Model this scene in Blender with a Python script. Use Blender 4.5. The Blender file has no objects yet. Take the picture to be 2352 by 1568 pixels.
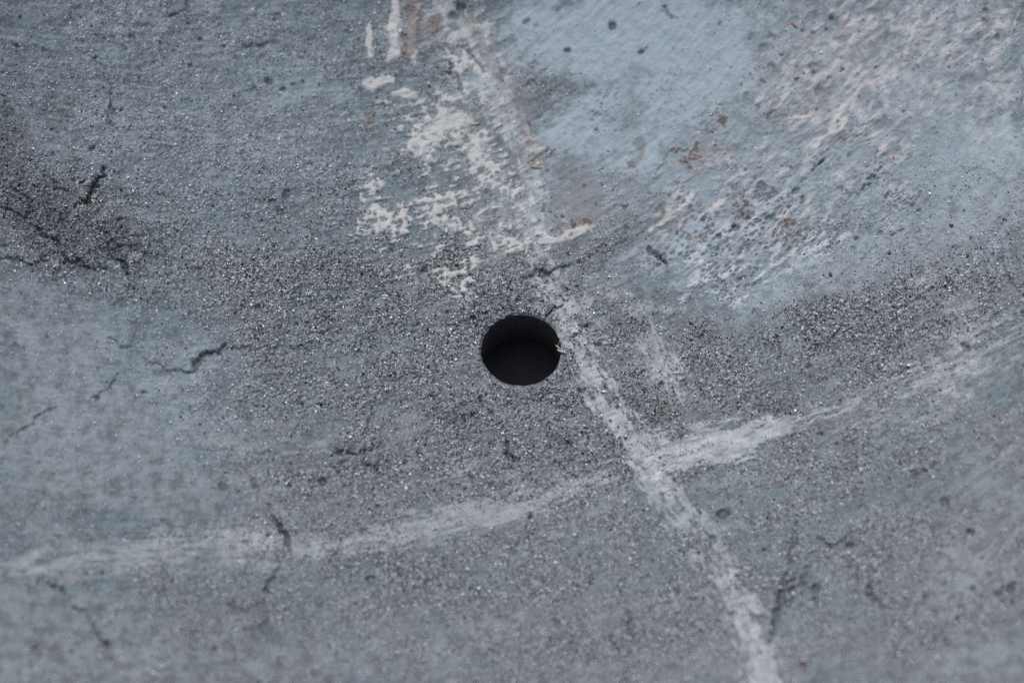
import bpy, math, random
import numpy as np
from mathutils import Vector, Matrix

# ------------------------------------------------------------------ camera, light, exposure
S = bpy.context.scene
C = S.collection
MM = 0.001
EL = math.radians(62.0)            # camera elevation over the slab
DIST = 460.0                       # mm
AIM = (-0.91, 0.93, 0.0)           # mm, the hole is at the origin
CAM = np.array([AIM[0], AIM[1] - DIST * math.cos(EL), DIST * math.sin(EL)])

cam_data = bpy.data.cameras.new('camera')
cam = bpy.data.objects.new('camera', cam_data)
C.objects.link(cam)
cam.location = Vector(CAM) * MM
cam.rotation_euler = (math.pi / 2 - EL, 0, 0)
cam_data.sensor_width = 22.12
cam_data.lens = 100
cam_data.clip_start = 0.01
cam_data.clip_end = 50
cam_data.dof.use_dof = True
cam_data.dof.focus_distance = 0.4605
cam_data.dof.aperture_fstop = 10.0
S.camera = cam

SUN_EL, SUN_AZ = 56.0, -14.0       # the sun stands beyond the slab, a little left
w = bpy.data.worlds.new('World')
S.world = w
w.use_nodes = True
nt = w.node_tree
sky = nt.nodes.new('ShaderNodeTexSky')
sky.sky_type = 'NISHITA'
sky.sun_disc = False
sky.sun_elevation = math.radians(SUN_EL)
sky.sun_rotation = math.radians(SUN_AZ)
sky.air_density = 1.0
sky.dust_density = 3.0
bg = nt.nodes['Background']
bg.inputs['Strength'].default_value = 0.10
nt.links.new(sky.outputs[0], bg.inputs[0])

sd = bpy.data.lights.new('sun', 'SUN')
sd.energy = 1.5
sd.angle = math.radians(10)
sd.color = (1.0, 0.985, 0.96)
sun = bpy.data.objects.new('sun', sd)
C.objects.link(sun)
az, el = math.radians(SUN_AZ), math.radians(SUN_EL)
to_sun = Vector((math.sin(az) * math.cos(el), math.cos(az) * math.cos(el), math.sin(el)))
sun.rotation_euler = (-to_sun).to_track_quat('-Z', 'Y').to_euler()

S.view_settings.view_transform = 'Standard'
S.view_settings.look = 'None'
S.view_settings.exposure = 0.56
S.view_settings.gamma = 1.0
S.view_settings.use_curve_mapping = False
S.render.engine = 'CYCLES'
S.cycles.use_denoising = False
S.cycles.max_bounces = 6

# ------------------------------------------------------------------ noise on the slab, in millimetres
def hsh(ix, iy, seed):
    h = (ix.astype(np.int64) * 374761393 + iy.astype(np.int64) * 668265263 + seed * 974711) & 0xffffffff
    h = ((h ^ (h >> 13)) * 1274126177) & 0xffffffff
    h = ((h ^ (h >> 16)) * 2246822519) & 0xffffffff
    return ((h ^ (h >> 15)) & 0xffffff).astype(np.float32) / 16777216.0

def vn(x, y, seed):
    ix, iy = np.floor(x), np.floor(y)
    fx, fy = (x - ix).astype(np.float32), (y - iy).astype(np.float32)
    fx = fx * fx * fx * (fx * (fx * 6 - 15) + 10)
    fy = fy * fy * fy * (fy * (fy * 6 - 15) + 10)
    a, b = hsh(ix, iy, seed), hsh(ix + 1, iy, seed)
    c, d = hsh(ix, iy + 1, seed), hsh(ix + 1, iy + 1, seed)
    return (a + (b - a) * fx) * (1 - fy) + (c + (d - c) * fx) * fy

def fbm(x, y, size, seed, octs=4, gain=0.55):
    v = 0; amp = 1; tot = 0; f = 1.0 / size
    for k in range(octs):
        ca, sa = math.cos(0.6 * k + 0.3), math.sin(0.6 * k + 0.3)
        v = v + amp * vn((x * ca - y * sa) * f + 31.7 * k, (x * sa + y * ca) * f + 11.3 * k, seed + k * 17)
        tot += amp; amp *= gain; f *= 2.03
    return np.clip(.5 + (v / tot - .5) * 1.65, 0, 1)

def worley(x, y, size, seed):
    X, Y = x / size, y / size
    ix, iy = np.floor(X), np.floor(Y)
    best = np.full(x.shape, 9.0, np.float32); rid = np.zeros(x.shape, np.float32)
    for dx in (-1, 0, 1):
        for dy in (-1, 0, 1):
            jx, jy = ix + dx, iy + dy
            px = jx + 0.1 + 0.8 * hsh(jx, jy, seed); py = jy + 0.1 + 0.8 * hsh(jx, jy, seed + 5)
            d = np.sqrt((X - px) ** 2 + (Y - py) ** 2)
            m = d < best
            best = np.where(m, d, best); rid = np.where(m, hsh(jx, jy, seed + 9), rid)
    return best * size, rid

def sst(a, b, v):
    t = np.clip((v - a) / (b - a), 0, 1)
    return t * t * (3 - 2 * t)

# ------------------------------------------------------------------ the dished form
HOLE_R = 4.0
DISH_R = 140.0
THICK = 4.9
def dish(x, y):
    r = np.sqrt(x * x + y * y)
    q = np.maximum(r - HOLE_R, 0)
    return q * q / (2 * DISH_R) / np.sqrt(1 + (q / 90.0) ** 2)

FWD = np.array([0, math.cos(EL), -math.sin(EL)])
UPV = np.array([0, math.sin(EL), math.cos(EL)])
FR = 22.12 / 100.0
def at(u, v):
    """where a point measured on the photograph (2352 px wide) lies on the slab, in mm"""
    d = FWD + np.array([1, 0, 0]) * ((u - 1176) / 2352 * FR) + UPV * ((784 - v) / 2352 * FR)
    t = -CAM[2] / d[2]
    for _ in range(12):
        p = CAM + d * t
        z = float(dish(np.float64(p[0]), np.float64(p[1])))
        t = (z - CAM[2]) / d[2]
    p = CAM + d * t
    return float(p[0]), float(p[1])
PX = 101.75 / 2352                 # mm per photograph pixel

def blobs(x, y, lst):
    """soft union of ellipses (u, v, ru, rv, degrees, strength): 1 in the middle, .5 at the rim"""
    out = np.zeros(x.shape, np.float32)
    for u, v, ru, rv, deg, s in lst:
        cx, cy = at(u, v)
        a = math.radians(deg)
        X = (x - cx) / PX; Y = (y - cy) * 0.883 / PX
        p = (X * math.cos(a) + Y * math.sin(a)) / ru; q = (-X * math.sin(a) + Y * math.cos(a)) / rv
        d2 = p * p + q * q
        out = np.maximum(out, s * np.exp(-0.6931 * d2))
    return out

def stroke(x, y, pts):
    """nearest point on a polyline of (u, v, half width px, strength): distance / half width, along mm, signed across mm, strength"""
    P = [at(p[0], p[1]) for p in pts]
    D = np.full(x.shape, 99.0, np.float32); A = np.zeros(x.shape, np.float32); T = np.zeros(x.shape, np.float32); G = np.zeros(x.shape, np.float32)
    L = 0.0
    for k in range(len(P) - 1):
        (ax, ay), (bx, by) = P[k], P[k + 1]
        ln = math.hypot(bx - ax, by - ay)
        ux, uy = (bx - ax) / ln, (by - ay) / ln
        reach = max(pts[k][2], pts[k + 1][2]) * PX * 3.2 + 0.3
        m = np.nonzero((x > min(ax, bx) - reach) & (x < max(ax, bx) + reach) & (y > min(ay, by) - reach) & (y < max(ay, by) + reach))[0]
        if len(m):
            xx, yy = x[m] - ax, y[m] - ay
            s = np.clip(xx * ux + yy * uy, 0, ln); t = -xx * uy + yy * ux
            d = np.hypot(xx - s * ux, yy - s * uy)
            f = s / ln
            wd = (pts[k][2] * (1 - f) + pts[k + 1][2] * f) * PX
            dn = d / wd
            b = dn < D[m]; mb = m[b]
            D[mb] = dn[b]; A[mb] = (L + s)[b]; T[mb] = t[b]
            G[mb] = (pts[k][3] * (1 - f) + pts[k + 1][3] * f)[b]
        L += ln
    return D, A, T, G

# ------------------------------------------------------------------ what is where on the slab (read off the photograph)
PALE_BLUE = [(1430,90,330,120,0,1.0),(1280,40,190,70,0,.9),(1560,190,220,110,10,.95),(1350,300,130,110,0,.9),(1480,330,150,90,0,.85),(1650,100,120,110,0,.9),
             (1700,380,180,60,15,.62),(2270,300,110,150,0,.75),(2250,460,100,60,0,.6),(1620,520,170,40,20,.65),(2050,560,190,50,20,.62),(2000,410,160,70,20,.55),
             (1080,210,60,50,0,.7),(1900,120,160,110,10,.5),(2150,180,140,80,10,.5)]
DARK = [(60,460,130,120,0,1.0),(230,540,180,90,-12,1.05),(20,330,70,150,0,.8),(30,80,90,100,0,.66),(330,590,90,60,0,.9),(140,590,120,40,0,.8),
        (820,640,240,80,-10,.62),(1020,590,140,50,0,.6),(760,720,170,60,0,.62),(1750,720,330,60,8,.60),(2020,760,260,80,14,.62),(2230,690,140,70,14,.5),(1480,760,160,90,0,.6),
        (1500,960,150,90,0,.6),(1800,900,220,60,14,.68),(1050,930,280,120,0,.62),(950,1040,240,80,0,.56),(1650,1110,120,40,12,.66),(1300,1000,150,70,0,.6),(640,490,120,50,0,.6),
        (340,820,100,40,10,.62),(1960,640,240,30,12,.6)]
SMOOTH = [(80,780,190,140,0,.95),(180,960,260,130,0,.9),(260,1100,330,120,0,.82),(560,1000,240,80,0,.6),(80,1440,260,140,0,.95),(360,1530,300,80,0,.8),(620,1180,240,60,0,.6),
          (900,1400,330,80,0,.55),(1150,1450,280,90,0,.6),(2270,1120,150,130,20,.9),(2230,1330,180,120,20,.7),(2250,1510,200,80,0,.75),(700,1530,300,50,0,.55)]
GRIT = [(1150,820,420,180,0,1.0),(850,700,330,170,0,1.0),(1900,780,430,130,10,.95),(640,360,430,300,0,.74),(700,140,420,200,0,.58),(230,520,260,140,0,.9),(1300,1050,500,110,0,.85),(2100,560,260,160,10,.6),
        (700,940,300,140,0,.75),(900,1080,330,100,0,.75),(1800,1060,330,110,0,.7),(1000,1330,700,130,0,.74),(1700,1300,420,150,0,.78),(1300,1480,500,90,0,.62),(2100,1300,200,200,0,.55)]
LACE = [(1700,560,300,110,18,.85),(1900,520,260,120,25,.8),(1480,250,180,90,20,.48),(1750,300,200,90,20,.45),(2050,520,200,90,20,.55),(1700,640,170,55,18,1.0),(1830,590,170,60,20,.95),(1660,560,150,70,25,.8),(1580,440,140,70,25,.7),(1780,480,200,110,25,.8),(1900,400,220,80,30,.72),(1960,480,160,70,30,.7),(2050,320,160,60,30,.55),
        (1280,250,90,70,0,.5),(1450,220,200,90,20,.55),(1560,340,150,60,10,.5),(1640,270,120,70,20,.55)]
CREAM = [(1020,330,180,110,0,.66),(1080,480,170,120,0,.56),(1080,120,90,130,0,.42),(880,500,90,70,20,.62),(1000,620,130,40,0,.5),(1010,300,110,45,6,1.0),(1090,360,110,50,-4,1.05),(960,270,60,50,-30,.9),(1130,400,80,40,0,.92),(1020,350,80,30,0,.85),(1010,490,80,35,-12,.95),(1050,500,50,30,0,.95),(860,480,45,45,25,.95),(820,530,45,25,30,.9),
         (1120,540,50,28,-30,.95),(1070,540,45,20,0,.85),(1160,575,40,20,0,.8),(920,225,40,14,10,.9),(1035,635,40,40,30,.75),(990,560,50,20,0,.7),(930,640,60,16,20,.55),(1190,500,40,60,0,.62)]
LILAC = [(1080,330,150,160,0,.8),(1130,500,120,90,0,.85),(960,80,110,100,0,.7),(1230,560,80,60,0,.8),(1400,690,150,60,20,.7),(1330,760,120,90,0,.6),(1520,850,60,120,20,.6),(1500,1100,80,90,0,.6),(2050,180,300,170,20,.8),(2250,230,160,150,0,.7),(1150,160,45,120,20,.85),(1210,320,45,110,15,.8),(1130,60,50,70,0,.6),(1200,450,60,70,0,.75),(1280,470,80,40,0,.62),(1620,375,80,40,15,.85),(1900,120,180,100,15,.8),(1820,170,70,90,0,.8),(1960,240,150,60,30,.8),
         (1790,110,50,40,0,.85),(2080,60,200,90,10,.7),(1560,480,60,40,30,.7),(2290,60,140,80,0,.7),(2200,760,110,60,20,.7),(2230,860,120,70,20,.7),(2140,640,70,60,20,.6)]
GREYSMEAR = [(1330,460,70,42,-10,1.0),(1300,400,60,40,0,.8),(1462,335,14,40,-8,.9),(1235,640,60,20,0,.6),(1185,240,28,90,22,.85),(1205,370,24,60,8,.85),(1100,130,26,70,28,.7),(1065,45,40,40,0,.85)]
BROWN = [(945,70,20,90,0,1.0),(938,20,20,40,0,.9),(985,60,24,50,0,.75),(862,262,12,22,-20,.95),(857,310,10,20,0,.9),(880,385,10,16,0,.9),(1098,105,9,60,28,.75),(1195,290,10,80,15,.75),(1206,375,9,50,0,.8),(870,400,12,14,0,.8),
         (1000,110,20,40,0,.6),(1140,180,8,40,20,.7),(900,330,10,10,0,.7)]
RUST = [(1590,366,10,7,0,1.0),(1700,482,9,16,10,.95),(1812,518,8,14,0,.95),(1640,330,8,5,20,.8),(1750,440,8,6,30,.8),(1572,372,14,11,0,1.0),(1595,350,18,9,20,1.0),(1612,362,7,10,0,.9),(1558,340,16,5,20,.8),(1660,275,10,14,30,.85),(1665,345,14,6,10,.9),(1710,470,8,14,20,1.0),(1693,462,7,7,0,.9),(1690,490,8,8,0,.9),(1722,488,5,10,0,.8),
        (1808,512,9,12,0,1.0),(1822,530,7,12,0,.9),(1795,535,20,5,20,.8),(1838,562,14,6,20,.85),(1852,576,10,5,10,.85),(1735,395,10,5,20,.8),(1605,545,18,4,20,.6),(1330,520,40,5,22,.85),(1295,540,20,4,15,.7),(1500,445,16,5,25,.8),
        (2040,365,7,5,0,.8),(1985,520,6,5,0,.8),(1775,262,6,8,0,.8),(1545,530,12,4,25,.6)]
TAN = [(1350,525,40,9,22,1.0),(1260,550,26,7,14,.9),(1540,480,26,10,32,.95),(1520,505,22,8,30,.9),(1810,490,26,12,30,.9),(1560,440,20,10,25,.8),(1930,270,40,9,38,.9),(1955,235,20,8,48,.95),(2000,300,40,8,35,.8),(1850,265,22,9,0,.85),
       (1880,265,10,6,0,.8),(2000,100,30,14,70,.9),(1985,160,12,30,-60,.85),(2090,80,20,40,0,.8),(1930,60,50,16,60,.8),(2070,130,16,22,0,.8),(2250,150,60,30,20,.7),(2290,60,60,40,20,.75),(2320,230,40,30,0,.65),(2080,330,30,7,35,.85),
       (2100,310,40,7,30,.8),(1960,120,60,30,40,.7),(2200,40,50,30,20,.7),(1700,540,40,9,30,.7),(1640,470,40,9,35,.7),(1745,430,30,8,40,.7),(1670,610,60,8,30,.7)]
TANZONE = [(1960,120,200,130,35,1.0),(2180,120,150,130,0,.85),(1900,270,150,90,35,1.0),(2060,300,120,70,35,.8),(1820,480,220,60,32,.75),(1560,480,150,50,30,.8),(2250,200,120,100,0,.6),(1680,400,140,60,30,.5),(1700,600,200,50,22,.45)]
STREAK_MAIN = [(1212,470,16,.4),(1235,560,22,.55),(1262,640,28,.75),(1300,710,38,.95),(1322,770,34,.85),(1350,840,30,.95),(1385,910,32,1.05),(1420,970,34,1.1),(1465,1040,36,1.1),(1515,1100,44,1.0),(1560,1170,42,.78),(1610,1240,40,.72),(1650,1310,38,.8),(1700,1400,38,.78),(1738,1480,38,.95),(1765,1568,40,1.05),(1800,1660,40,1.0)]
STREAK_TOP = [(1005,-20,30,.8),(1050,50,38,.9),(1105,140,40,1.0),(1150,215,38,1.0),(1190,300,36,1.0),(1210,390,36,.95),(1222,480,38,.9),(1240,560,34,.8)]
STREAK_EDGE = [(1055,10,8,.8),(1085,70,9,1.0),(1135,160,9,1.0),(1178,235,9,.9),(1200,310,8,1.0),(1210,380,8,.9),(1212,430,7,.5)]
STREAK_WIDE = [[(1900,1010,50,.5),(2050,960,60,.5),(2200,900,60,.48),(2350,830,60,.42)],[(1250,680,30,.5),(1330,720,40,.6),(1420,790,40,.5)],
    [(2130,600,40,.4),(2180,740,40,.42),(2190,880,40,.35)],[(1570,1060,40,.6),(1700,1110,30,.5),(1800,1090,20,.4)],[(2140,1230,40,.5),(2240,1300,50,.6),(2300,1240,40,.4)],[(640,1290,20,.5),(420,1310,26,.5),(200,1330,20,.5)]]
STREAK_SIDE = [(1405,650,26,.5),(1440,690,26,.72),(1475,740,22,.5),(1500,800,30,.72),(1530,850,30,.78),(1560,900,24,.62)]
STREAK_PATCH = [(1440,715,12,.4),(1480,705,16,.75),(1530,712,12,.7)]
STREAK_ARC_L = [(-80,1300,26,.7),(60,1290,24,.8),(180,1278,28,.85),(330,1262,30,.9),(470,1256,34,.85),(600,1246,34,.9),(720,1262,24,1.0),(850,1242,28,1.0),(960,1213,30,1.05),(1080,1185,30,1.05),(1200,1155,24,.9),(1300,1125,24,1.0),(1385,1102,28,1.15),(1405,1097,16,.8)]
STREAK_ARC_R = [(1535,1042,36,1.35),(1620,1022,36,1.3),(1700,1008,36,1.3),(1775,988,28,1.1),(1830,975,22,.5),(1880,955,28,.75),(1960,930,28,.5),(2050,905,34,.55),(2160,860,44,.58),(2260,810,40,.55),(2352,765,40,.5),(2440,720,40,.6)]
STREAK_FINE = [[(1600,1112,10,.5),(1680,1098,10,.6),(1760,1080,8,.3)],[(160,1330,14,.6),(330,1305,14,.6),(470,1290,12,.5)],[(1150,1270,12,.4),(1280,1225,14,.45),(1400,1180,10,.3)],[(1640,1215,10,.5),(1700,1200,14,.4)],
               [(1245,556,6,.9),(1290,546,7,1.1),(1340,528,10,1.2),(1378,512,8,1.0)],[(1495,528,6,1.0),(1545,495,9,1.1),(1585,470,6,.8)],[(1610,500,5,.8),(1655,468,7,.9)],[(1790,497,7,.9),(1835,468,5,.7)],[(1915,280,7,1.0),(1945,240,7,1.1),(1962,215,4,.7)],[(1990,322,4,.8),(2062,272,5,.8)],[(1870,335,5,.9),(1940,282,7,1.0)],[(1830,270,8,1.1),(1868,263,6,.8)],[(1755,430,5,.7),(1800,395,6,.8),(1850,350,4,.6)],[(1010,290,14,.8),(1060,280,14,.9),(1100,282,8,.5)],[(850,60,8,1.0),(846,100,9,1.0),(852,130,6,.8)],[(912,10,9,.8),(906,60,10,1.0),(905,120,12,1.0),(890,140,7,.8)],[(960,20,8,.6),(948,75,8,.9),(945,110,8,.9),(950,150,7,.8)],
               [(845,195,8,.9),(870,185,9,1.0),(900,182,7,.9)],[(905,215,7,.9),(930,212,10,1.0),(950,222,7,.8)],[(1010,215,6,.7),(1040,235,6,.8)],[(1085,130,8,.7),(1100,165,9,.9),(1115,190,6,.8)],[(1050,80,14,.7),(1120,60,12,.6)]]
CRACKS = [[(0,480,4,.6),(50,500,6,.8),(90,530,5,.7),(135,560,5,.8)],[(40,430,4,.6),(70,470,6,.8),(60,510,5,.7)],[(100,400,4,.5),(150,440,5,.6),(190,470,4,.5)],[(150,600,7,.9),(210,618,8,1.0),(235,612,5,.7)],[(255,580,5,.8),(283,610,8,1.0),(292,630,6,.8)],[(0,590,5,.6),(60,600,5,.7),(120,595,4,.6)],[(230,530,3,.5),(260,560,4,.6),(330,585,4,.6),(380,590,3,.4)],[(245,383,5,1.1),(228,412,9,1.3),(212,435,11,1.3),(198,460,11,1.3),(183,468,8,1.1),(150,500,5,.6),(128,525,4,.6),(140,565,6,.7),(138,610,5,.6),(134,660,3,.5)],[(246,140,3,.4),(252,200,3,.5),(254,240,5,.8),(266,256,4,.7),(284,250,3,.4)],
          [(254,240,4,.7),(252,265,3,.7),(262,290,4,.8),(275,303,3,.6)],[(142,572,5,.7),(160,600,7,.9),(190,610,8,.8),(230,612,5,.7)],[(240,560,5,.6),(275,590,5,.6),(290,625,8,.7),(305,655,4,.5)],
          [(250,775,3,.35),(280,795,6,.6),(305,806,7,.7),(345,832,3,.4),(390,846,4,.4),(430,850,6,.75),(455,836,8,.9),(480,815,7,.9),(512,797,6,.8)],[(270,860,3,.6),(240,885,3,.7),(212,912,3,.6)],[(130,935,3,.5),(70,975,3,.5),(10,1015,3,.5)],
          [(575,1090,3,.4),(600,1140,4,.5),(636,1196,5,.7),(652,1222,7,1.0),(655,1245,6,.9),(668,1264,4,.7)],[(640,1285,6,.5),(628,1315,7,.7),(618,1350,7,.7)],[(116,1335,6,.6),(138,1358,9,.95),(175,1395,7,.7),(205,1425,6,.6),(222,1440,9,.9),(232,1470,7,.8),(248,1478,13,.9)],
          [(60,1320,4,.5),(0,1310,6,.6)],[(690,1294,4,.5),(725,1279,5,.8),(765,1276,4,.7),(800,1272,3,.3)],[(748,1048,5,.8),(780,1040,7,.9),(820,1042,6,.8),(850,1032,5,.8)],[(755,1060,4,.6),(775,1085,5,.7),(795,1060,4,.6)],[(842,1040,4,.8),(838,1065,5,.8),(855,1075,4,.8),(862,1060,4,.7)],
          [(1160,1010,5,.9),(1160,1035,7,1.0),(1172,1052,6,.9),(1195,1055,4,.6)],[(1832,1195,4,.4),(1815,1260,6,.5),(1812,1310,11,.7),(1800,1360,13,.8),(1782,1410,9,.7),(1772,1470,6,.5)],[(1845,1300,8,.5),(1830,1350,9,.6),(1805,1395,6,.6)],
          [(1885,1235,5,.6),(1915,1250,6,.8),(1940,1240,5,.5),(1965,1205,4,.4)],[(1992,1350,8,.7),(2010,1375,11,.75),(2040,1390,9,.6)],[(1256,724,4,.8),(1280,705,4,1.0),(1309,690,4,.8)],[(1300,782,4,.7),(1330,757,4,.9),(1358,740,3,.7)],
          [(1200,640,4,.5),(1245,628,6,.9),(1290,620,4,.5),(1350,596,3,.3),(1420,566,2,.3),(1500,522,2,.3)],[(1497,570,7,.7),(1508,585,8,.9),(1520,602,7,.9),(1528,612,5,.7)],[(520,803,3,.4),(620,800,3,.4),(700,793,3,.5),(790,780,3,.4)],
          [(130,640,3,.5),(150,690,3,.4),(190,740,3,.3)],[(1440,350,3,.4),(1475,340,3,.3)],[(1555,330,4,.4),(1500,400,3,.4)],[(430,10,5,.7),(412,28,5,.6),(380,45,3,.4)],[(540,115,3,.5),(600,108,5,.6),(640,98,3,.4)],[(0,215,4,.5),(40,260,5,.5),(20,240,4,.5)],
          [(1060,70,3,.4),(1085,130,5,.7),(1110,165,5,.6)],[(1030,150,4,.6),(1052,205,4,.7),(1070,235,3,.5)],[(1520,20,5,.7),(1545,42,6,.7),(1565,48,5,.5)],[(1840,415,4,.5),(1880,380,4,.6),(1920,350,3,.4)],[(1940,470,4,.5),(1990,430,4,.7),(2010,395,3,.5)],
          [(2330,660,3,.6),(2310,640,3,.5),(2300,600,3,.4)],[(2090,690,4,.5),(2160,660,3,.4)],[(2150,1060,4,.4),(2110,1090,4,.5),(2060,1130,3,.4)],[(520,1390,9,.3),(580,1400,10,.5),(610,1380,6,.4)],[(1435,1400,5,.3),(1450,1440,6,.6),(1455,1480,4,.4)]]
PITS = [(1408,60,11,1),(1303,118,8,.9),(1472,118,8,.9),(1209,50,8,.6),(1062,18,13,.9),(1042,36,13,.8),(1235,60,6,.3),(620,188,10,.8),(580,205,8,.6),(648,205,8,.7),(675,195,7,.6),(695,190,8,.6),(640,485,11,.8),(625,462,9,.7),(655,445,12,.7),(570,498,9,.5),(220,910,7,.9),
        (510,1115,10,.7),(610,1440,18,.6),(600,1395,15,.6),(655,1515,15,.4),(740,1105,10,.8),(850,1330,12,.7),(985,1335,10,.4),(1660,1175,14,.9),(1640,1235,9,.6),(2220,800,12,.9),(2300,600,9,.5),(2325,1350,12,.8),(2290,1365,9,.6),(1875,1350,11,.8),(1870,1375,9,.6),
        (2210,1395,11,.6),(2170,1150,12,.8),(2232,1220,10,.7),(1955,1250,8,.6),(1570,1170,10,.4),(760,1560,14,.4),(1090,730,6,.9),(1120,720,5,.7),(1026,720,6,.7),(855,1020,5,.6),(1750,190,8,.5),(1755,110,14,.5),(1775,85,10,.5),(1770,160,12,.5),(1885,210,13,.6),(1960,570,9,.5),
        (2290,90,9,.6),(2260,25,8,.6),(2060,40,10,.5),(900,395,8,.4),(560,350,6,.4),(330,900,6,.6),(40,790,7,.5),(110,770,6,.4),(1440,520,8,.4),(1700,640,6,.4),(2020,535,7,.6),(2035,450,7,.5),(1650,540,9,.7),(1690,520,9,.7),(1620,500,10,.7),(1765,500,8,.6),(1750,430,14,.7),(1830,440,10,.6)]

def arcdir(x, y):
    """direction of the sweeping strokes, radians"""
    return np.radians(8 + 0.24 * (x + 50) * 0.9 + np.clip((y - 5) * 0.45, 0, 16) * (x > -5))

def fields(x, y):
    x = np.asarray(x, np.float32); y = np.asarray(y, np.float32)
    wx = x + (fbm(x, y, 4.0, 101, 3) - .5) * 2.6; wy = y + (fbm(x, y, 4.0, 151, 3) - .5) * 2.6      # ragged outlines
    n_big = fbm(x, y, 16, 3, 4); n_mid = fbm(x, y, 3.2, 33, 4); n_fine = fbm(x, y, 0.75, 63, 3); n_px = fbm(x, y, 0.28, 83, 2)
    a = arcdir(x, y); ca, sa = np.cos(a), np.sin(a)
    s, t = x * ca + y * sa, -x * sa + y * ca
    hair = fbm(s / 7.0, t, 0.35, 211, 3); hair2 = fbm(s / 4.0, t, 0.9, 231, 3)
    mott = .5 * n_mid + .3 * n_fine + .2 * hair2
    F = {}
    def region(lst, lo, hi, amp):
        return sst(lo, hi, blobs(wx, wy, lst) + amp * (mott - .5) * 2)
    F['pale'] = np.maximum(region(PALE_BLUE, .30, .80, .34), region([(1850,260,520,260,0,1.25),(2150,430,300,190,0,1.1),(560,260,520,300,0,.72),(300,900,350,260,0,.6),(1950,600,320,80,15,1.1),(1300,430,200,120,0,.7),(1650,560,260,90,10,1.0)], .12, .95, .30) * .72)
    F['dark'] = region(DARK, .48, .90, .46)
    F['smooth'] = np.clip(region(SMOOTH, .40, .70, .26), 0, 1)
    lace = region(LACE, .28, .8, .3)
    grit = np.clip(blobs(wx, wy, GRIT) * (.30 + 1.35 * mott) +   .42 * (n_big - .14) + .35 * (n_mid - .5), 0.04, 1.1)
    grit = grit * (1 - .80 * F['pale']) * (1 - .6 * F['smooth'])
    F['lilac'] = region(LILAC, .40, .85, .40)
    F['smear'] = region(GREYSMEAR, .40, .75, .14)
    F['brown'] = sst(.42, .8, blobs(wx * .6 + x * .4, wy * .6 + y * .4, BROWN) + .5 * (n_fine - .5) + .3 * (n_mid - .5))
    xr = x + (fbm(x, y, 0.8, 301, 3) - .5) * 1.3; yr = y + (fbm(x, y, 0.8, 331, 3) - .5) * 1.3
    F['rust'] = sst(.55, .80, blobs(xr, yr, RUST) + 1.0 * (n_fine - .5) + .5 * (n_px - .5))
    F['tan'] = sst(.50, .95, blobs(xr, yr, TAN) + .6 * (n_fine - .5) + .5 * (hair - .5))
    cr = blobs(wx, wy, CREAM)
    # cream coat: flaked, riddled with little round holes
    w1, id1 = worley(x + (n_fine - .5) * .5, y * .9, 0.62, 401)
    hole_sz = .08 + .26 * id1
    holes = sst(hole_sz + .06, hole_sz - .04, w1) * (id1 > .45)
    F['cream'] = sst(.48, .72, cr * .86 + .60 * (n_mid - .5) + .85 * (n_fine - .5) + .75 * (hair - .5)) * (1 - .85 * holes) * sst(.14, .42, cr)
    # lace: small pitted bubbles with pale rims
    c2, s2 = math.cos(math.radians(36)), math.sin(math.radians(36))
    ld, lt = x * c2 + y * s2 + (n_mid - .5) * .8, -x * s2 + y * c2 + (n_mid - .5) * .5
    w2, id2 = worley(ld * .7 + (n_fine - .5) * .3, lt * 1.15 + (n_px - .5) * .2, 0.46, 431)
    rad = .11 + .19 * id2
    ring = np.exp(-((w2 - rad) / .05) ** 2) * lace
    pit = sst(rad, rad * .4, w2) * lace * (id2 > .35) * (.25 + .75 * sst(.35, .65, n_mid))
    diag = fbm(ld / 3.5, lt, .42, 451, 3)
    web = sst(.46, .80, diag + .22 * (ring - .3)) * lace
    F['web'] = np.clip(web * region([(1700,640,200,60,18,1.0),(1830,590,180,70,20,.9),(1640,590,150,60,25,.8),(1800,480,220,120,25,.6),(1600,450,140,80,25,.55),(2000,420,200,120,25,.45),(2080,600,160,50,10,.5),(1500,520,160,50,15,.5),(1950,560,200,60,20,.7)], .15, .9, .25), 0, 1)
    flake = fbm(ld / 4.0 + 40, lt + 9, .46, 471, 4)
    tz = blobs(wx, wy, TANZONE)
    F['tan'] = np.maximum(F['tan'], sst(.60, .90, flake * .75 + .45 * tz - .12 + .12 * (n_fine - .5)) * sst(.12, .4, tz))
    F['lilac'] = F['lilac'] * (.45 + .75 * sst(.3, .7, fbm(ld / 1.8, lt, .7, 481, 3)))
    F['gap'] = sst(.60, .85, fbm(ld / 2, lt + 77, .8, 491, 3) * .7 + .45 * tz - .08) * sst(.2, .5, tz)
    # strokes of pale scuffed paint
    chalk = np.zeros_like(x)
    def scuff(pts, along=8.0, across=.22, hard=1.0, seed=500, cut=.5, line=1.25):
        nonlocal chalk
        d, A, T, G = stroke(x + (n_mid - .5) * .3, y + (fbm(x, y, 2.0, seed + 7, 3) - .5) * .35, pts)
        m = d < 3
        if not m.any(): return
        cov = np.zeros_like(x)
        fl = .62 * fbm(A[m] / along, T[m], across, seed, 3) + .38 * fbm(A[m] / 2.5, T[m], across * 2.4, seed + 3, 3)
        patch = fbm(A[m] * .8, T[m] * 1.6, 2.0, seed + 11, 4)
        body = G[m] * sst(2.0, .05, d[m])
        cov[m] = sst(cut - .18, cut + .24, body + line * (fl - .5) + .85 * (patch - .5)) * np.clip(.25 + .75 * G[m], 0, 1) * sst(2.5, 1.3, d[m])
        chalk = np.maximum(chalk, cov * hard)
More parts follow.
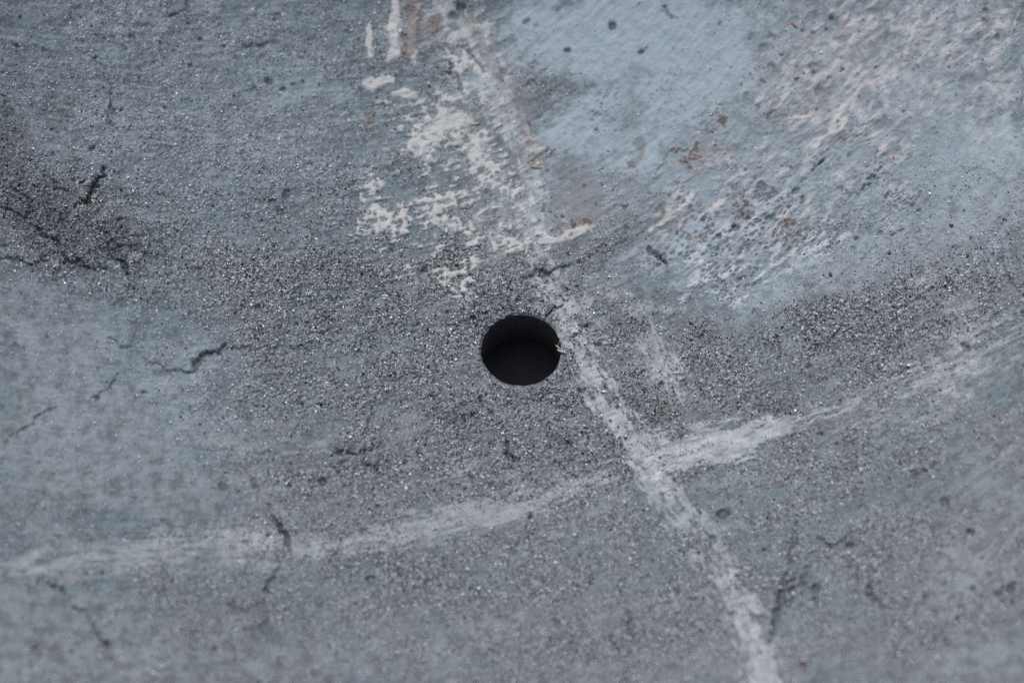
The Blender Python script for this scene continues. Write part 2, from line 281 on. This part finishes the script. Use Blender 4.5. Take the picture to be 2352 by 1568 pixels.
    scuff(STREAK_MAIN, 4, .24, .92, 500, .66, 1.4); scuff(STREAK_TOP, 5, .32, .85, 580, .62); scuff(STREAK_SIDE, 4, .3, .8, 520, .54, 1.7); scuff(STREAK_PATCH, 3, .25, .8, 530, .5); [scuff(p, 6, .25, .6, 590 + 9 * k, .62) for k, p in enumerate(STREAK_WIDE)]
    scuff(STREAK_ARC_L, 14, .28, .60, 540, .58, 1.8); scuff(STREAK_ARC_R, 14, .22, .98, 560, .52, 1.5)
    F['chalk'] = chalk
    d, A, T, G = stroke(x + (n_mid - .5) * .8, y + (n_fine - .5) * .4, STREAK_EDGE)
    edge_ = sst(1.7, .5, d + 1.6 * (n_mid - .5)) * G
    F['brown'] = np.maximum(F['brown'], edge_ * .5)
    fine = np.zeros_like(x)
    keep = chalk; chalk = np.zeros_like(x)
    for k, p in enumerate(STREAK_FINE[:4]): scuff(p, 9, .3, .5, 600 + k * 13, .5)
    F['chalk'] = np.maximum(keep, chalk)
    chalk = np.zeros_like(x)
    for k, p in enumerate(STREAK_FINE[4:]): scuff(p, 1.5, .5, 1.0, 700 + k * 13, .5)
    F['cream'] = np.maximum(F['cream'], chalk)
    # cracks and pits
    crack = np.zeros_like(x); n_fine2 = fbm(x, y, .9, 871, 3); n_px2 = fbm(x, y, .45, 881, 2)
    jx, jy = x + (fbm(x, y, 1.0, 801, 4) - .5) * .9, y + (fbm(x, y, 1.0, 821, 4) - .5) * .9
    for p in CRACKS:
        d, A, T, G = stroke(jx, jy, [(a, b, c * .8, e) for a, b, c, e in p])
        cw = .35 + 1.1 * n_fine2
        crack = np.maximum(crack, G * np.clip(1.3 - d / (.25 + cw * .85), 0, 1) * np.clip(.25 + .75 * sst(.25, .52, n_px2 * .4 + n_mid * .6) + .8 * (G > 1.05), 0, 1))
    pits = np.zeros_like(x)
    for u, v, r, g in PITS:
        cx, cy = at(u, v); R = r * PX
        m = (np.abs(x - cx) < R * 2.2) & (np.abs(y - cy) < R * 2.2)
        d = np.hypot(jx[m] * .5 + x[m] * .5 - cx, (jy[m] * .5 + y[m] * .5 - cy) * .95) / R
        pits[m] = np.maximum(pits[m], g * sst(1.15, .5, d))
    wp, idp = worley(x + (n_fine - .5) * .5, y + (n_px - .5) * .3, 1.7, 461)                    # small scattered pits all over
    rp = .08 + .2 * idp ** 2
    pits = np.maximum(pits, .75 * sst(rp * 1.2, rp * .4, wp) * (hsh(np.floor(idp * 9999), idp * 0, 3) > .72) * (.15 + .85 * sst(.45, .7, n_big)))
    F['crack'] = np.clip(np.maximum.reduce([crack, pits * .85, .34 * F['gap']]), 0, 1)
    cover = np.clip(np.maximum.reduce([F['cream'], F['chalk'] * .8, F['smear'] * .9, F['lilac'] * .55, F['tan'] * .7]), 0, 1)
    grit = grit * (1 - .68 * cover)
    film_left = sst(.58, .74, fbm(s / 1.8, t, 2.6, 961, 4) * .75 + n_fine * .25)
    grit = grit * (1 - .58 * film_left)
    F['grit'] = np.clip(grit, 0, 1)
    F['n_big'], F['n_mid'], F['n_fine'], F['hair'], F['hair2'] = n_big, n_mid, n_fine, hair, hair2
    gw, gid = worley(x, y, 0.27, 911)
    lump = (gid * sst(.17, .02, gw))
    F['lump'] = lump
    F['scratch'] = .5 + (1 - .75 * F['pale']) * (fbm(s / 9, t, .32, 941, 2) * .6 + fbm(s / 5, t, .8, 951, 3) * .4 - .5) * (.30 + .9 * sst(.35, .7, n_big)) * (1 - .5 * sst(-12, -26, y))
    F['stain'] = sst(.35, .9, blobs(xr, yr, [(a, b, c * 2.2, d * 2.0, e, f) for a, b, c, d, e, f in RUST]) + .7 * (n_mid - .5))
    h = .25 * (n_big - .5) + .16 * (n_mid - .5) + .06 * (n_fine - .5) + .05 * (hair - .5)
    h = h + lump * .14 * (.12 + F['grit']) + (n_px - .5) * .06 * (.25 + F['grit'])
    h = h + .10 * F['cream'] + .03 * F['chalk'] * (.5 + hair) + .04 * F['lilac'] * n_fine + .03 * F['tan'] + .05 * F['rust']
    h = h + .04 * ring + .03 * web - .08 * pit - .42 * np.maximum(crack, pits * .8) - .06 * F['gap'] - .10 * F['dark'] * (n_fine)
    F['pit'] = pit
    r = np.hypot(x, y)
    h = h * sst(HOLE_R, HOLE_R + .9, r) * 1.0 + (1 - sst(HOLE_R, HOLE_R + .9, r)) * (.05 * (n_fine - .5) + .05 * lump) - .10 * sst(HOLE_R + .22, HOLE_R, r)
    F['h'] = h
    return F

# ------------------------------------------------------------------ material helpers
def new_mat(name):
    m = bpy.data.materials.new(name); m.use_nodes = True
    n = m.node_tree.nodes; l = m.node_tree.links
    return m, n, l, n['Principled BSDF']

def noise_node(n, l, vec, scale, detail=4, rough=.55):
    t = n.new('ShaderNodeTexNoise'); t.inputs['Scale'].default_value = scale
    t.inputs['Detail'].default_value = detail; t.inputs['Roughness'].default_value = rough
    l.new(vec, t.inputs['Vector']); return t.outputs['Fac']

def mathn(n, l, op, a, b, clamp=False):
    t = n.new('ShaderNodeMath'); t.operation = op; t.use_clamp = clamp
    for i, v in enumerate((a, b)):
        if isinstance(v, (int, float)): t.inputs[i].default_value = v
        else: l.new(v, t.inputs[i])
    return t.outputs[0]

def mixc(n, l, f, a, b):
    t = n.new('ShaderNodeMix'); t.data_type = 'RGBA'
    for i, v in ((0, f), (6, a), (7, b)):
        if isinstance(v, (int, float)): t.inputs[i].default_value = v
        elif isinstance(v, tuple): t.inputs[i].default_value = (*v, 1)
        else: l.new(v, t.inputs[i])
    return t.outputs[2]

def ramp(n, l, f, stops):
    t = n.new('ShaderNodeValToRGB'); e = t.color_ramp.elements
    while len(e) < len(stops): e.new(.5)
    for k, (p, c) in enumerate(stops):
        e[k].position = p; e[k].color = (*c, 1) if isinstance(c, tuple) else (c, c, c, 1)
    l.new(f, t.inputs[0]); return t.outputs[0]

def slab_material():
    m, n, l, b = new_mat('weathered_slab')
    tc = n.new('ShaderNodeTexCoord'); mp = n.new('ShaderNodeMapping')
    mp.inputs['Scale'].default_value = (1000, 1000, 1000)
    l.new(tc.outputs['Object'], mp.inputs['Vector']); V = mp.outputs[0]
    def attr(name):
        a = n.new('ShaderNodeAttribute'); a.attribute_name = name
        s = n.new('ShaderNodeSeparateColor'); l.new(a.outputs['Color'], s.inputs[0])
        return s.outputs[0], s.outputs[1], s.outputs[2], a.outputs['Alpha']
    pale, dark, smooth, grit = attr('wear_a')
    lilac, smear, brown, rust = attr('wear_b')
    tan, cream, chalk, crack = attr('wear_c')
    web, tint, mott, pit = attr('wear_d'); hair, stain, _s, _t = attr('wear_e')
    g1 = noise_node(n, l, V, 3.0, 3, .6); g2 = noise_node(n, l, V, 6.5, 2, .6); g3 = noise_node(n, l, V, 1.1, 4, .6)
    # thin film of blue-grey paint between the grains
    film = mixc(n, l, tint, (.100, .142, .152), (.124, .138, .147))
    film = mixc(n, l, mathn(n, l, 'MULTIPLY', mott, .55), film, (.18, .208, .218))
    film = mixc(n, l, mathn(n, l, 'MULTIPLY', pale, .92), film, (.275, .335, .365))
    film = mixc(n, l, mathn(n, l, 'MULTIPLY', smooth, .6), film, (.182, .206, .218))
    g4 = noise_node(n, l, V, .75, 5, .65)
    film = mixc(n, l, mathn(n, l, 'MULTIPLY', ramp(n, l, g4, [(.38, .85), (.56, 0.0)]), mathn(n, l, 'SUBTRACT', 1.0, mathn(n, l, 'MULTIPLY', pale, .8))), film, (.058, .067, .075))
    film = mixc(n, l, ramp(n, l, hair, [(.16, .55), (.46, 0.0)]), film, (.060, .070, .080))
    film = mixc(n, l, ramp(n, l, hair, [(.60, 0.0), (.90, .32)]), film, (.30, .33, .36))
    # grit showing through: dark grains
    gr = ramp(n, l, g1, [(.40, (.007, .011, .014)), (.53, (.036, .048, .057)), (.64, (.275, .308, .332))])
    gfac = mathn(n, l, 'MULTIPLY', grit, ramp(n, l, g2, [(.35, .45), (.65, 1.0)]), True)
    col = mixc(n, l, gfac, film, gr)
    col = mixc(n, l, mathn(n, l, 'MULTIPLY', dark, .50), col, (.020, .022, .026))
    col = mixc(n, l, mathn(n, l, 'MULTIPLY', lilac, .72), col, mixc(n, l, ramp(n, l, g3, [(.36, 0.0), (.66, 1.0)]), (.135, .145, .152), (.42, .435, .438)))
    col = mixc(n, l, mathn(n, l, 'MULTIPLY', smear, .78), col, (.140, .149, .152))
    col = mixc(n, l, mathn(n, l, 'MULTIPLY', web, .85), col, (.45, .48, .50))
    col = mixc(n, l, mathn(n, l, 'MULTIPLY', pit, .8), col, (.045, .06, .07))
    col = mixc(n, l, mathn(n, l, 'MULTIPLY', tan, .85), col, (.40, .39, .375))
    col = mixc(n, l, mathn(n, l, 'MULTIPLY', chalk, .64), col, mixc(n, l, ramp(n, l, g3, [(.35, 0.0), (.65, 1.0)]), (.25, .265, .275), (.52, .54, .55)))
    col = mixc(n, l, mathn(n, l, 'MULTIPLY', cream, .95), col, mixc(n, l, g3, (.30, .298, .28), (.53, .525, .49)))
    col = mixc(n, l, mathn(n, l, 'MULTIPLY', brown, .65), col, mixc(n, l, g1, (.06, .042, .035), (.17, .125, .105)))
    col = mixc(n, l, mathn(n, l, 'MULTIPLY', stain, .28), col, (.19, .125, .09))
    col = mixc(n, l, mathn(n, l, 'MULTIPLY', rust, .85), col, mixc(n, l, g1, (.030, .014, .010), (.11, .046, .028)))
    col = mixc(n, l, mathn(n, l, 'MULTIPLY', crack, .85), col, (.022, .021, .020))
    l.new(col, b.inputs['Base Color'])
    rg = mathn(n, l, 'SUBTRACT', .66, mathn(n, l, 'MULTIPLY', grit, .2))
    l.new(rg, b.inputs['Roughness'])
    b.inputs['Specular IOR Level'].default_value = .5
    bump = n.new('ShaderNodeBump'); bump.inputs['Strength'].default_value = .8; bump.inputs['Distance'].default_value = .00006
    l.new(mathn(n, l, 'ADD', g1, mathn(n, l, 'MULTIPLY', g2, .6)), bump.inputs['Height'])
    l.new(bump.outputs[0], b.inputs['Normal'])
    return m

def plain_mat(name, c0, c1, scale, rough=.7, bump=.3, spec=.5):
    m, n, l, b = new_mat(name)
    tc = n.new('ShaderNodeTexCoord'); mp = n.new('ShaderNodeMapping'); mp.inputs['Scale'].default_value = (1000,) * 3
    l.new(tc.outputs['Object'], mp.inputs['Vector'])
    f = noise_node(n, l, mp.outputs[0], scale, 4, .6)
    l.new(ramp(n, l, f, [(.3, c0), (.7, c1)]), b.inputs['Base Color'])
    b.inputs['Roughness'].default_value = rough; b.inputs['Specular IOR Level'].default_value = spec
    bp = n.new('ShaderNodeBump'); bp.inputs['Strength'].default_value = bump; bp.inputs['Distance'].default_value = .0001
    l.new(f, bp.inputs['Height']); l.new(bp.outputs[0], b.inputs['Normal'])
    return m

def grain_material():
    m, n, l, b = new_mat('mineral_grain')
    a = n.new('ShaderNodeAttribute'); a.attribute_name = 'grain_tone'
    l.new(a.outputs['Color'], b.inputs['Base Color'])
    b.inputs['Roughness'].default_value = .36
    b.inputs['Specular IOR Level'].default_value = .6
    return m

def mesh_obj(name, verts, faces_flat, sizes, mat, parent=None, smooth=True):
    me = bpy.data.meshes.new(name)
    nv, nl, nf = len(verts), len(faces_flat), len(sizes)
    me.vertices.add(nv); me.vertices.foreach_set('co', np.ascontiguousarray(verts, np.float32).ravel())
    me.loops.add(nl); me.loops.foreach_set('vertex_index', np.ascontiguousarray(faces_flat, np.int32))
    me.polygons.add(nf)
    st = np.concatenate([[0], np.cumsum(sizes)[:-1]]).astype(np.int32)
    me.polygons.foreach_set('loop_start', st); me.polygons.foreach_set('loop_total', np.asarray(sizes, np.int32))
    me.polygons.foreach_set('use_smooth', np.full(nf, smooth))
    me.update(calc_edges=True); me.validate()
    me.materials.append(mat)
    o = bpy.data.objects.new(name, me); C.objects.link(o)
    if parent: o.parent = parent
    return o

# ------------------------------------------------------------------ the slab: dished sheet with a round hole
STEP = 0.115
SQ = 7.0                                            # half side of the square patch around the hole
k_sq = int(round(2 * SQ / STEP)); STEP = 2 * SQ / k_sq
def axis(lo, hi, end):
    core = np.arange(math.floor(lo / STEP), math.ceil(hi / STEP) + 1)
    core = (core * STEP) + (SQ % STEP)              # keeps +-SQ on the grid
    core = core - (core[np.argmin(np.abs(core - SQ))] - SQ)
    out = [core]; d = STEP; left = []; p = core[0]
    while p > -end: d = min(d * 1.18, 2.5); p -= d; left.append(p)
    d = STEP; right = []; p = core[-1]
    while p < end: d = min(d * 1.18, 2.5); p += d; right.append(p)
    return np.concatenate([left[::-1], core, right])
X = axis(-57, 57, 130); Y = axis(-49, 50, 125)
nx, ny = len(X), len(Y)
gx, gy = np.meshgrid(X, Y)
vid = np.arange(nx * ny).reshape(ny, nx)
i0, i1 = int(np.argmin(np.abs(X + SQ))), int(np.argmin(np.abs(X - SQ)))
j0, j1 = int(np.argmin(np.abs(Y + SQ))), int(np.argmin(np.abs(Y - SQ)))
q = np.stack([vid[:-1, :-1], vid[:-1, 1:], vid[1:, 1:], vid[1:, :-1]], -1)
keep = np.ones((ny - 1, nx - 1), bool); keep[j0:j1, i0:i1] = False
quads = q[keep]
per = np.concatenate([vid[j0, i0:i1], vid[j0:j1, i1], vid[j1, i1:i0:-1], vid[j1:j0:-1, i0]])
pxy = np.stack([gx.ravel()[per], gy.ravel()[per]], -1)
NP, NR = len(per), 46
ang = np.arctan2(pxy[:, 1], pxy[:, 0])
# hole outline: slightly chipped
def rim_r(a):
    f = np.zeros_like(a)
    rs = np.random.RandomState(4)
    for k in range(3, 60):
        f += rs.normal() * np.cos(k * a + rs.uniform(0, 6.28)) * .055 / k ** .75 * (1.0 if k < 12 else 1.3)
    return HOLE_R + f * .75
cxy = np.stack([np.cos(ang), np.sin(ang)], -1) * rim_r(ang)[:, None]
rx, ry, rid = [], [], []
base = nx * ny
ring_ids = [per]
for k in range(1, NR + 1):
    f = (k / NR) ** .85
    p = pxy * (1 - f) + cxy * f
    rx.append(p[:, 0]); ry.append(p[:, 1])
    ring_ids.append(base + (k - 1) * NP + np.arange(NP))
for k in range(NR):
    A, B = ring_ids[k], ring_ids[k + 1]
    quads = np.concatenate([quads, np.stack([A, np.roll(A, -1), np.roll(B, -1), B], -1)])
vx = np.concatenate([gx.ravel(), *rx]); vy = np.concatenate([gy.ravel(), *ry])
F = fields(vx, vy)
vz = dish(vx, vy) + F['h']
inner = ring_ids[-1]
# sides of the slab standing on the ground
GROUND_Z = -9.5
border = np.concatenate([vid[0, :], vid[1:, -1], vid[-1, -2::-1], vid[-2:0:-1, 0]])
nb = len(border); n0 = len(vx)
sx, sy = vx[border], vy[border]
fl = quads.ravel(); sz = np.full(len(quads), 4)
low = n0 + np.arange(nb)
side = np.stack([np.roll(border, -1), border, low, np.roll(low, -1)], -1)
verts = np.concatenate([np.stack([vx, vy, vz], -1), np.stack([sx * 1.02, sy * 1.02, np.full(nb, GROUND_Z)], -1)])
fl = np.concatenate([fl, side.ravel()]); sz = np.concatenate([sz, np.full(nb, 4)])
slab_mat = slab_material()
slab = mesh_obj('slab', verts * MM, fl, sz, slab_mat)
slab['label'] = 'blue-grey gritty weathered slab, gently dished and scuffed, with a round black hole through it'
slab['category'] = 'slab'
def put(name, *chs):
    a = slab.data.attributes.new(name, 'FLOAT_COLOR', 'POINT')
    v = np.zeros((len(verts), 4), np.float32)
    for k, c in enumerate(chs): v[:n0, k] = np.clip(c, 0, 1)
    a.data.foreach_set('color', v.ravel())
tint = sst(.35, .65, F['n_big'] * .6 + F['n_mid'] * .4 + .012 * (-vy - 5) * .5)
mott = sst(.45, .75, F['n_mid'] * .5 + F['hair2'] * .5)
put('wear_a', F['pale'], F['dark'], F['smooth'], F['grit'])
put('wear_b', F['lilac'], F['smear'], F['brown'], F['rust'])
put('wear_c', F['tan'], F['cream'], F['chalk'], F['crack'])
put('wear_d', F['web'], tint, mott, F['pit'])
put('wear_e', F['scratch'], F['stain'])

# wall of the drilled hole, with faint turned rings, and the shallow rim under it
wall_mat = plain_mat('dark_hole_wall', (.042, .033, .026), (.105, .084, .066), 2.2, .75, .6, .3)
NZ = 44
wv = [np.stack([vx[inner], vy[inner], vz[inner]], -1)]
wa = np.arctan2(vy[inner], vx[inner]); rr = rim_r(wa)
z_top = vz[inner]
for k in range(1, NZ + 1):
    f = k / NZ
    fade = math.exp(-f * 5)
    rad = HOLE_R + (rr - HOLE_R) * fade + .035 * math.sin(k * 2.4) * math.sin(k * .7) + .03 * (fbm(wa * 4, np.full(NP, k * .18), .8, 77, 2) - .5)
    z = z_top * (1 - f) - THICK * f
    wv.append(np.stack([np.cos(wa) * rad, np.sin(wa) * rad, z], -1))
wv.append(np.stack([np.cos(wa) * 4.5, np.sin(wa) * 4.5, np.full(NP, -THICK - .12)], -1))
wv.append(np.stack([np.cos(wa) * 60, np.sin(wa) * 60, np.full(NP, -THICK + .6)], -1))
rows = len(wv)
ids = np.arange(rows * NP).reshape(rows, NP)
wq = np.concatenate([np.stack([ids[k], np.roll(ids[k], -1), np.roll(ids[k + 1], -1), ids[k + 1]], -1) for k in range(rows - 1)])
hole_wall = mesh_obj('hole_wall', np.concatenate(wv) * MM, wq.ravel(), np.full(len(wq), 4), wall_mat, slab)
hole_wall['label'] = 'dark drilled inner wall of the round hole'

# mineral grains bedded in the paint: one part of the slab, nobody could count them
rs = np.random.RandomState(11)
NG = 680000
px_ = rs.uniform(-57, 57, NG); py_ = rs.uniform(-48, 52, NG)
m = np.hypot(px_, py_) > HOLE_R + .12
px_, py_ = px_[m], py_[m]
G = fields(px_, py_)
prob = np.clip(.10 * (1 - G['pale'] * .95) + .80 * G['grit'] + .10 * G['dark'] + .02 * G['smooth'], .012, .95) * (1 - .8 * np.clip(G['cream'] + G['chalk'] * .6, 0, 1)) * (1 - np.clip(G['crack'] * 1.8, 0, 1))
m = rs.rand(len(px_)) < prob
px_, py_ = px_[m], py_[m]
h = G['h'][m]; dk = G['dark'][m]; gt = G['grit'][m]
ng = len(px_)
size = np.clip(rs.lognormal(math.log(.056), .42, ng), .03, .17) * (.75 + .25 * np.clip(gt * 1.5, 0, 1))
octv = np.array([[1, 0, 0], [0, 1, 0], [-1, 0, 0], [0, -1, 0], [0, 0, 1], [0, 0, -1]], np.float32)
octf = np.array([[0, 1, 4], [1, 2, 4], [2, 3, 4], [3, 0, 4], [1, 0, 5], [2, 1, 5], [3, 2, 5], [0, 3, 5]])
vv = octv[None] * rs.uniform(.65, 1.25, (ng, 6, 1)) + rs.normal(0, .16, (ng, 6, 3))
vv = vv * np.stack([rs.uniform(.7, 1.35, ng), rs.uniform(.7, 1.2, ng), rs.uniform(.55, 1.0, ng)], -1)[:, None]
qn = rs.normal(size=(ng, 4)); qn /= np.linalg.norm(qn, axis=1, keepdims=True)
a_, b_, c_, d_ = qn.T
R = np.stack([1 - 2 * (c_**2 + d_**2), 2 * (b_*c_ - a_*d_), 2 * (b_*d_ + a_*c_), 2 * (b_*c_ + a_*d_), 1 - 2 * (b_**2 + d_**2), 2 * (c_*d_ - a_*b_), 2 * (b_*d_ - a_*c_), 2 * (c_*d_ + a_*b_), 1 - 2 * (b_**2 + c_**2)], -1).reshape(ng, 3, 3)
vv = np.einsum('nij,nkj->nki', R, vv) * size[:, None, None]
vv += np.stack([px_, py_, dish(px_, py_) + h + size * .34], -1)[:, None]
ff = (octf[None] + (np.arange(ng) * 6)[:, None, None]).reshape(-1, 3)
grit = mesh_obj('grit', vv.reshape(-1, 3) * MM, ff.ravel(), np.full(len(ff), 3), grain_material(), slab, smooth=False)
grit['kind'] = 'stuff'
grit['label'] = 'fine pale and dark mineral grains bedded in the coat'
u = rs.rand(ng)
dfr = .08 + .24 * np.clip(gt * 1.3, 0, 1)
val = np.where(u < dfr, rs.uniform(.012, .05, ng), np.where(u < dfr + .34, rs.uniform(.08, .26, ng), rs.uniform(.45, .85, ng)))
val = val * (1 - .45 * dk)
tone = np.stack([val * rs.uniform(.90, 1.02, ng), val * rs.uniform(.97, 1.04, ng), val * rs.uniform(.99, 1.13, ng), np.ones(ng)], -1).astype(np.float32)
at_ = grit.data.attributes.new('grain_tone', 'FLOAT_COLOR', 'POINT')
at_.data.foreach_set('color', np.repeat(tone, 6, axis=0).ravel())

# ------------------------------------------------------------------ ground under the slab
gm = plain_mat('ground_earth', (.12, .105, .09), (.23, .205, .18), .25, .9, .8, .2)
N = 40
gx2, gy2 = np.meshgrid(np.linspace(-1500, 1500, N), np.linspace(-1500, 1500, N))
gz = GROUND_Z + 0 * gx2
gi = np.arange(N * N).reshape(N, N)
gq = np.stack([gi[:-1, :-1], gi[:-1, 1:], gi[1:, 1:], gi[1:, :-1]], -1).reshape(-1, 4)
ground = mesh_obj('ground', np.stack([gx2.ravel(), gy2.ravel(), gz.ravel()], -1) * MM, gq.ravel(), np.full(len(gq), 4), gm)
ground['kind'] = 'structure'

# ------------------------------------------------------------------ loose bits lying on the slab
def surf(u, v):
    x, y = at(u, v)
    z = float(dish(np.float64(x), np.float64(y)) + fields(np.array([x]), np.array([y]))['h'][0])
    return x, y, z

def tag(o, label, cat, group=None):
    o['label'] = label; o['category'] = cat
    if group: o['group'] = group

def tube(name, pts, rad, mat, sides=7):
    """a tapering, slightly lumpy fibre through pts (mm)"""
    P = [Vector(p) for p in pts]
    dense = []
    for k in range(len(P) - 1):
        a, b = P[max(k - 1, 0)], P[k]; c, d = P[k + 1], P[min(k + 2, len(P) - 1)]
        for j in range(5):
            t = j / 5
            dense.append(.5 * ((2 * b) + (c - a) * t + (2 * a - 5 * b + 4 * c - d) * t * t + (3 * b - a - 3 * c + d) * t ** 3))
    dense.append(P[-1])
    vs, fs = [], []
    rnd = random.Random(len(name) + int(P[0].x * 100))
    o = dense[0].copy()
    for k, p in enumerate(dense):
        tdir = (dense[min(k + 1, len(dense) - 1)] - dense[max(k - 1, 0)]).normalized()
        s1 = tdir.orthogonal().normalized(); s2 = tdir.cross(s1)
        f = k / (len(dense) - 1)
        r = rad * (.35 + .65 * math.sin(math.pi * min(max(f * .9 + .08, 0), 1))) * rnd.uniform(.85, 1.15)
        for j in range(sides):
            a = 2 * math.pi * j / sides
            vs.append(p - o + (s1 * math.cos(a) + s2 * math.sin(a) * .75) * r)
    for k in range(len(dense) - 1):
        for j in range(sides):
            fs.append((k * sides + j, k * sides + (j + 1) % sides, (k + 1) * sides + (j + 1) % sides, (k + 1) * sides + j))
    fs.append(tuple(range(sides))[::-1]); fs.append(tuple(len(vs) - sides + j for j in range(sides)))
    me = bpy.data.meshes.new(name); me.from_pydata([v * MM for v in vs], [], fs); me.materials.append(mat)
    for p in me.polygons: p.use_smooth = True
    ob = bpy.data.objects.new(name, me); C.objects.link(ob); ob.location = o * MM
    return ob

def chip(name, u, v, lx, ly, deg, mat, seed, th=.11):
    """a ragged little flake lying on the slab"""
    rnd = random.Random(seed)
    x, y, z = surf(u, v)
    n = 11; vs, fs = [], []
    for layer, (zz, sc) in enumerate(((-.04, .95), (th * .6, 1.0), (th, .62))):
        rnd2 = random.Random(seed)
        for k in range(n):
            a = 2 * math.pi * k / n
            r = rnd2.uniform(.55, 1.05) * sc * .8
            vs.append((math.cos(a) * lx * r, math.sin(a) * ly * r, zz + rnd.uniform(-.02, .03)))
    vs.append((0, 0, th * 1.1))
    for L in range(2):
        for k in range(n):
            fs.append((L * n + k, L * n + (k + 1) % n, (L + 1) * n + (k + 1) % n, (L + 1) * n + k))
    for k in range(n): fs.append((2 * n + k, 2 * n + (k + 1) % n, 3 * n))
    fs.append(tuple(range(n))[::-1])
    me = bpy.data.meshes.new(name); me.from_pydata([Vector(p) * MM for p in vs], [], fs); me.materials.append(mat)
    ob = bpy.data.objects.new(name, me); C.objects.link(ob)
    sxn = x / DISH_R * .8; syn = y / DISH_R * .8
    ob.rotation_euler = Vector((-sxn, -syn, 1)).to_track_quat('Z', 'Y').to_euler()
    ob.rotation_euler.rotate_axis('Z', math.radians(deg))
    ob.location = Vector((x, y, z + .05)) * MM
    return ob

straw = plain_mat('straw', (.22, .16, .10), (.44, .35, .24), 1.5, .6)
wood = plain_mat('grey_wood', (.20, .17, .15), (.52, .47, .44), 2.0, .7)
brownm = plain_mat('brown_wood', (.14, .06, .025), (.34, .16, .07), 2.0, .6)
orange = plain_mat('orange_chip', (.28, .10, .04), (.46, .20, .09), 2.0, .6)
yellow = plain_mat('yellow_chip', (.30, .20, .08), (.44, .32, .15), 2.0, .6)
rustm = plain_mat('rust_chip', (.045, .014, .008), (.13, .045, .024), 2.0, .75)
pinkm = plain_mat('pink_wood', (.30, .21, .19), (.50, .40, .37), 2.0, .7)

def edge(u, v, dz=0):            # a point by the hole's right edge
    x, y = at(u, v); return (x, y, dz)

tag(tube('wood_fibre', [(3.88, .25, -1.15), (3.66, .62, -.55), (3.80, 1.0, -.25), (3.84, 1.45, .06)], .045, straw), 'thin yellow curled fibre hanging inside the right edge of the hole', 'fibre', 'fibres on the hole edge')
tag(tube('wood_fibre', [(3.42, .42, .14), (3.58, .30, .12), (3.80, .12, .08), (4.15, -.12, .10)], .085, wood), 'grey fibre poking left over the right edge of the hole', 'fibre', 'fibres on the hole edge')
tag(tube('wood_fibre', [(3.60, -.02, .05), (3.85, -.20, .10), (4.25, -.36, .14), (4.55, -.46, .12)], .13, pinkm), 'thick pinkish splinter lying across the right edge of the hole', 'fibre', 'fibres on the hole edge')
tag(tube('wood_fibre', [(2.62, 2.95, .22), (2.78, 3.12, .22), (2.98, 3.34, .16), (3.1, 3.4, .08)], .035, wood), 'hair-thin pale fibre at the upper right edge of the hole', 'fibre', 'fibres on the hole edge')

def lying(name, u0, v0, u1, v1, rad, mat, sag=.0):
    a, c = surf(u0, v0), surf(u1, v1)
    um, vm = (u0 + u1) / 2, (v0 + v1) / 2 + sag
    b = surf(um, vm)
    return tube(name, [(p[0], p[1], p[2] + rad * .75) for p in (a, b, c)], rad, mat)

tag(lying('straw_bit', 1082, 287, 1103, 283, .12, straw, 1), 'tan straw splinter lying on the cream flaked paint at the top', 'splinter', 'dry splinters')
tag(lying('straw_bit', 1220, 383, 1246, 386, .12, straw, 1), 'tan straw splinter beside the grey dirt smear right of the cream paint', 'splinter', 'dry splinters')
tag(lying('straw_bit', 180, 462, 196, 468, .13, brownm, 2), 'orange-brown splinter at the foot of the thick black crack in the dark patch', 'splinter', 'dry splinters')
tag(lying('straw_bit', 1818, 54, 1830, 66, .14, brownm, 0), 'short brown splinter on the pale blue paint near the top edge', 'splinter', 'dry splinters')

CH = [(46, 37, .32, .14, 5, rustm, 'dark red-brown chip in the far upper left corner', 'chip'),
      (118, 295, .34, .13, -25, orange, 'small orange chip on the blue-grey grit above the dark patch', 'chip'),
      (33, 392, .22, .2, 30, straw, 'pale tan chip on the upper edge of the dark patch at the left', 'chip'),
      (1829, 181, .42, .17, 50, yellow, 'yellow fleck at the left edge of the scuffed lilac patch, upper right', 'fleck'),
      (1846, 170, .25, .12, 40, yellow, 'smaller yellow fleck just beside the upper right yellow fleck', 'fleck'),
      (2170, 847, .22, .18, 0, yellow, 'yellow fleck on the pale scuff near the right edge', 'fleck'),
      (2187, 896, .26, .14, 0, yellow, 'yellow fleck just below the pale scuff near the right edge', 'fleck'),
      (1476, 1168, .24, .22, 40, yellow, 'yellow fleck left of the long lilac streak, lower middle', 'fleck'),
      (1845, 1522, .45, .50, 10, rustm, 'dark rust-red chip near the bottom right of the long streak', 'chip'),
      (1907, 631, .36, .26, 10, rustm, 'dark rust-red chip on the lower edge of the pale lacy paint', 'chip'),
      (2043, 583, .24, .22, 20, rustm, 'rust-red chip in the blue paint right of the lacy patch', 'chip'),
      (2185, 520, .34, .22, 60, rustm, 'rust-brown chip on dark grit near the right edge', 'chip'),
      (2222, 588, .24, .2, 10, rustm, 'small rust chip beside a dark pit near the right edge', 'chip'),
      (1060, 880, .2, .18, 0, orange, 'tiny orange grain left below the hole', 'chip'),
      (979, 875, .18, .14, 0, orange, 'tiny orange grain on grey grit farther left of the hole', 'chip')]
seen_kinds = {}
for k, (u_, v_, lx, ly, dg, mt, lab, cat) in enumerate(CH):
    nm = {'straw': 'wood_chip', 'orange_chip': 'orange_grain', 'yellow_chip': 'yellow_fleck', 'rust_chip': 'rust_flake'}[mt.name]
    tag(chip(nm, u_, v_, lx, ly, dg, mt, 50 + k), lab, cat, 'loose flecks on the slab')
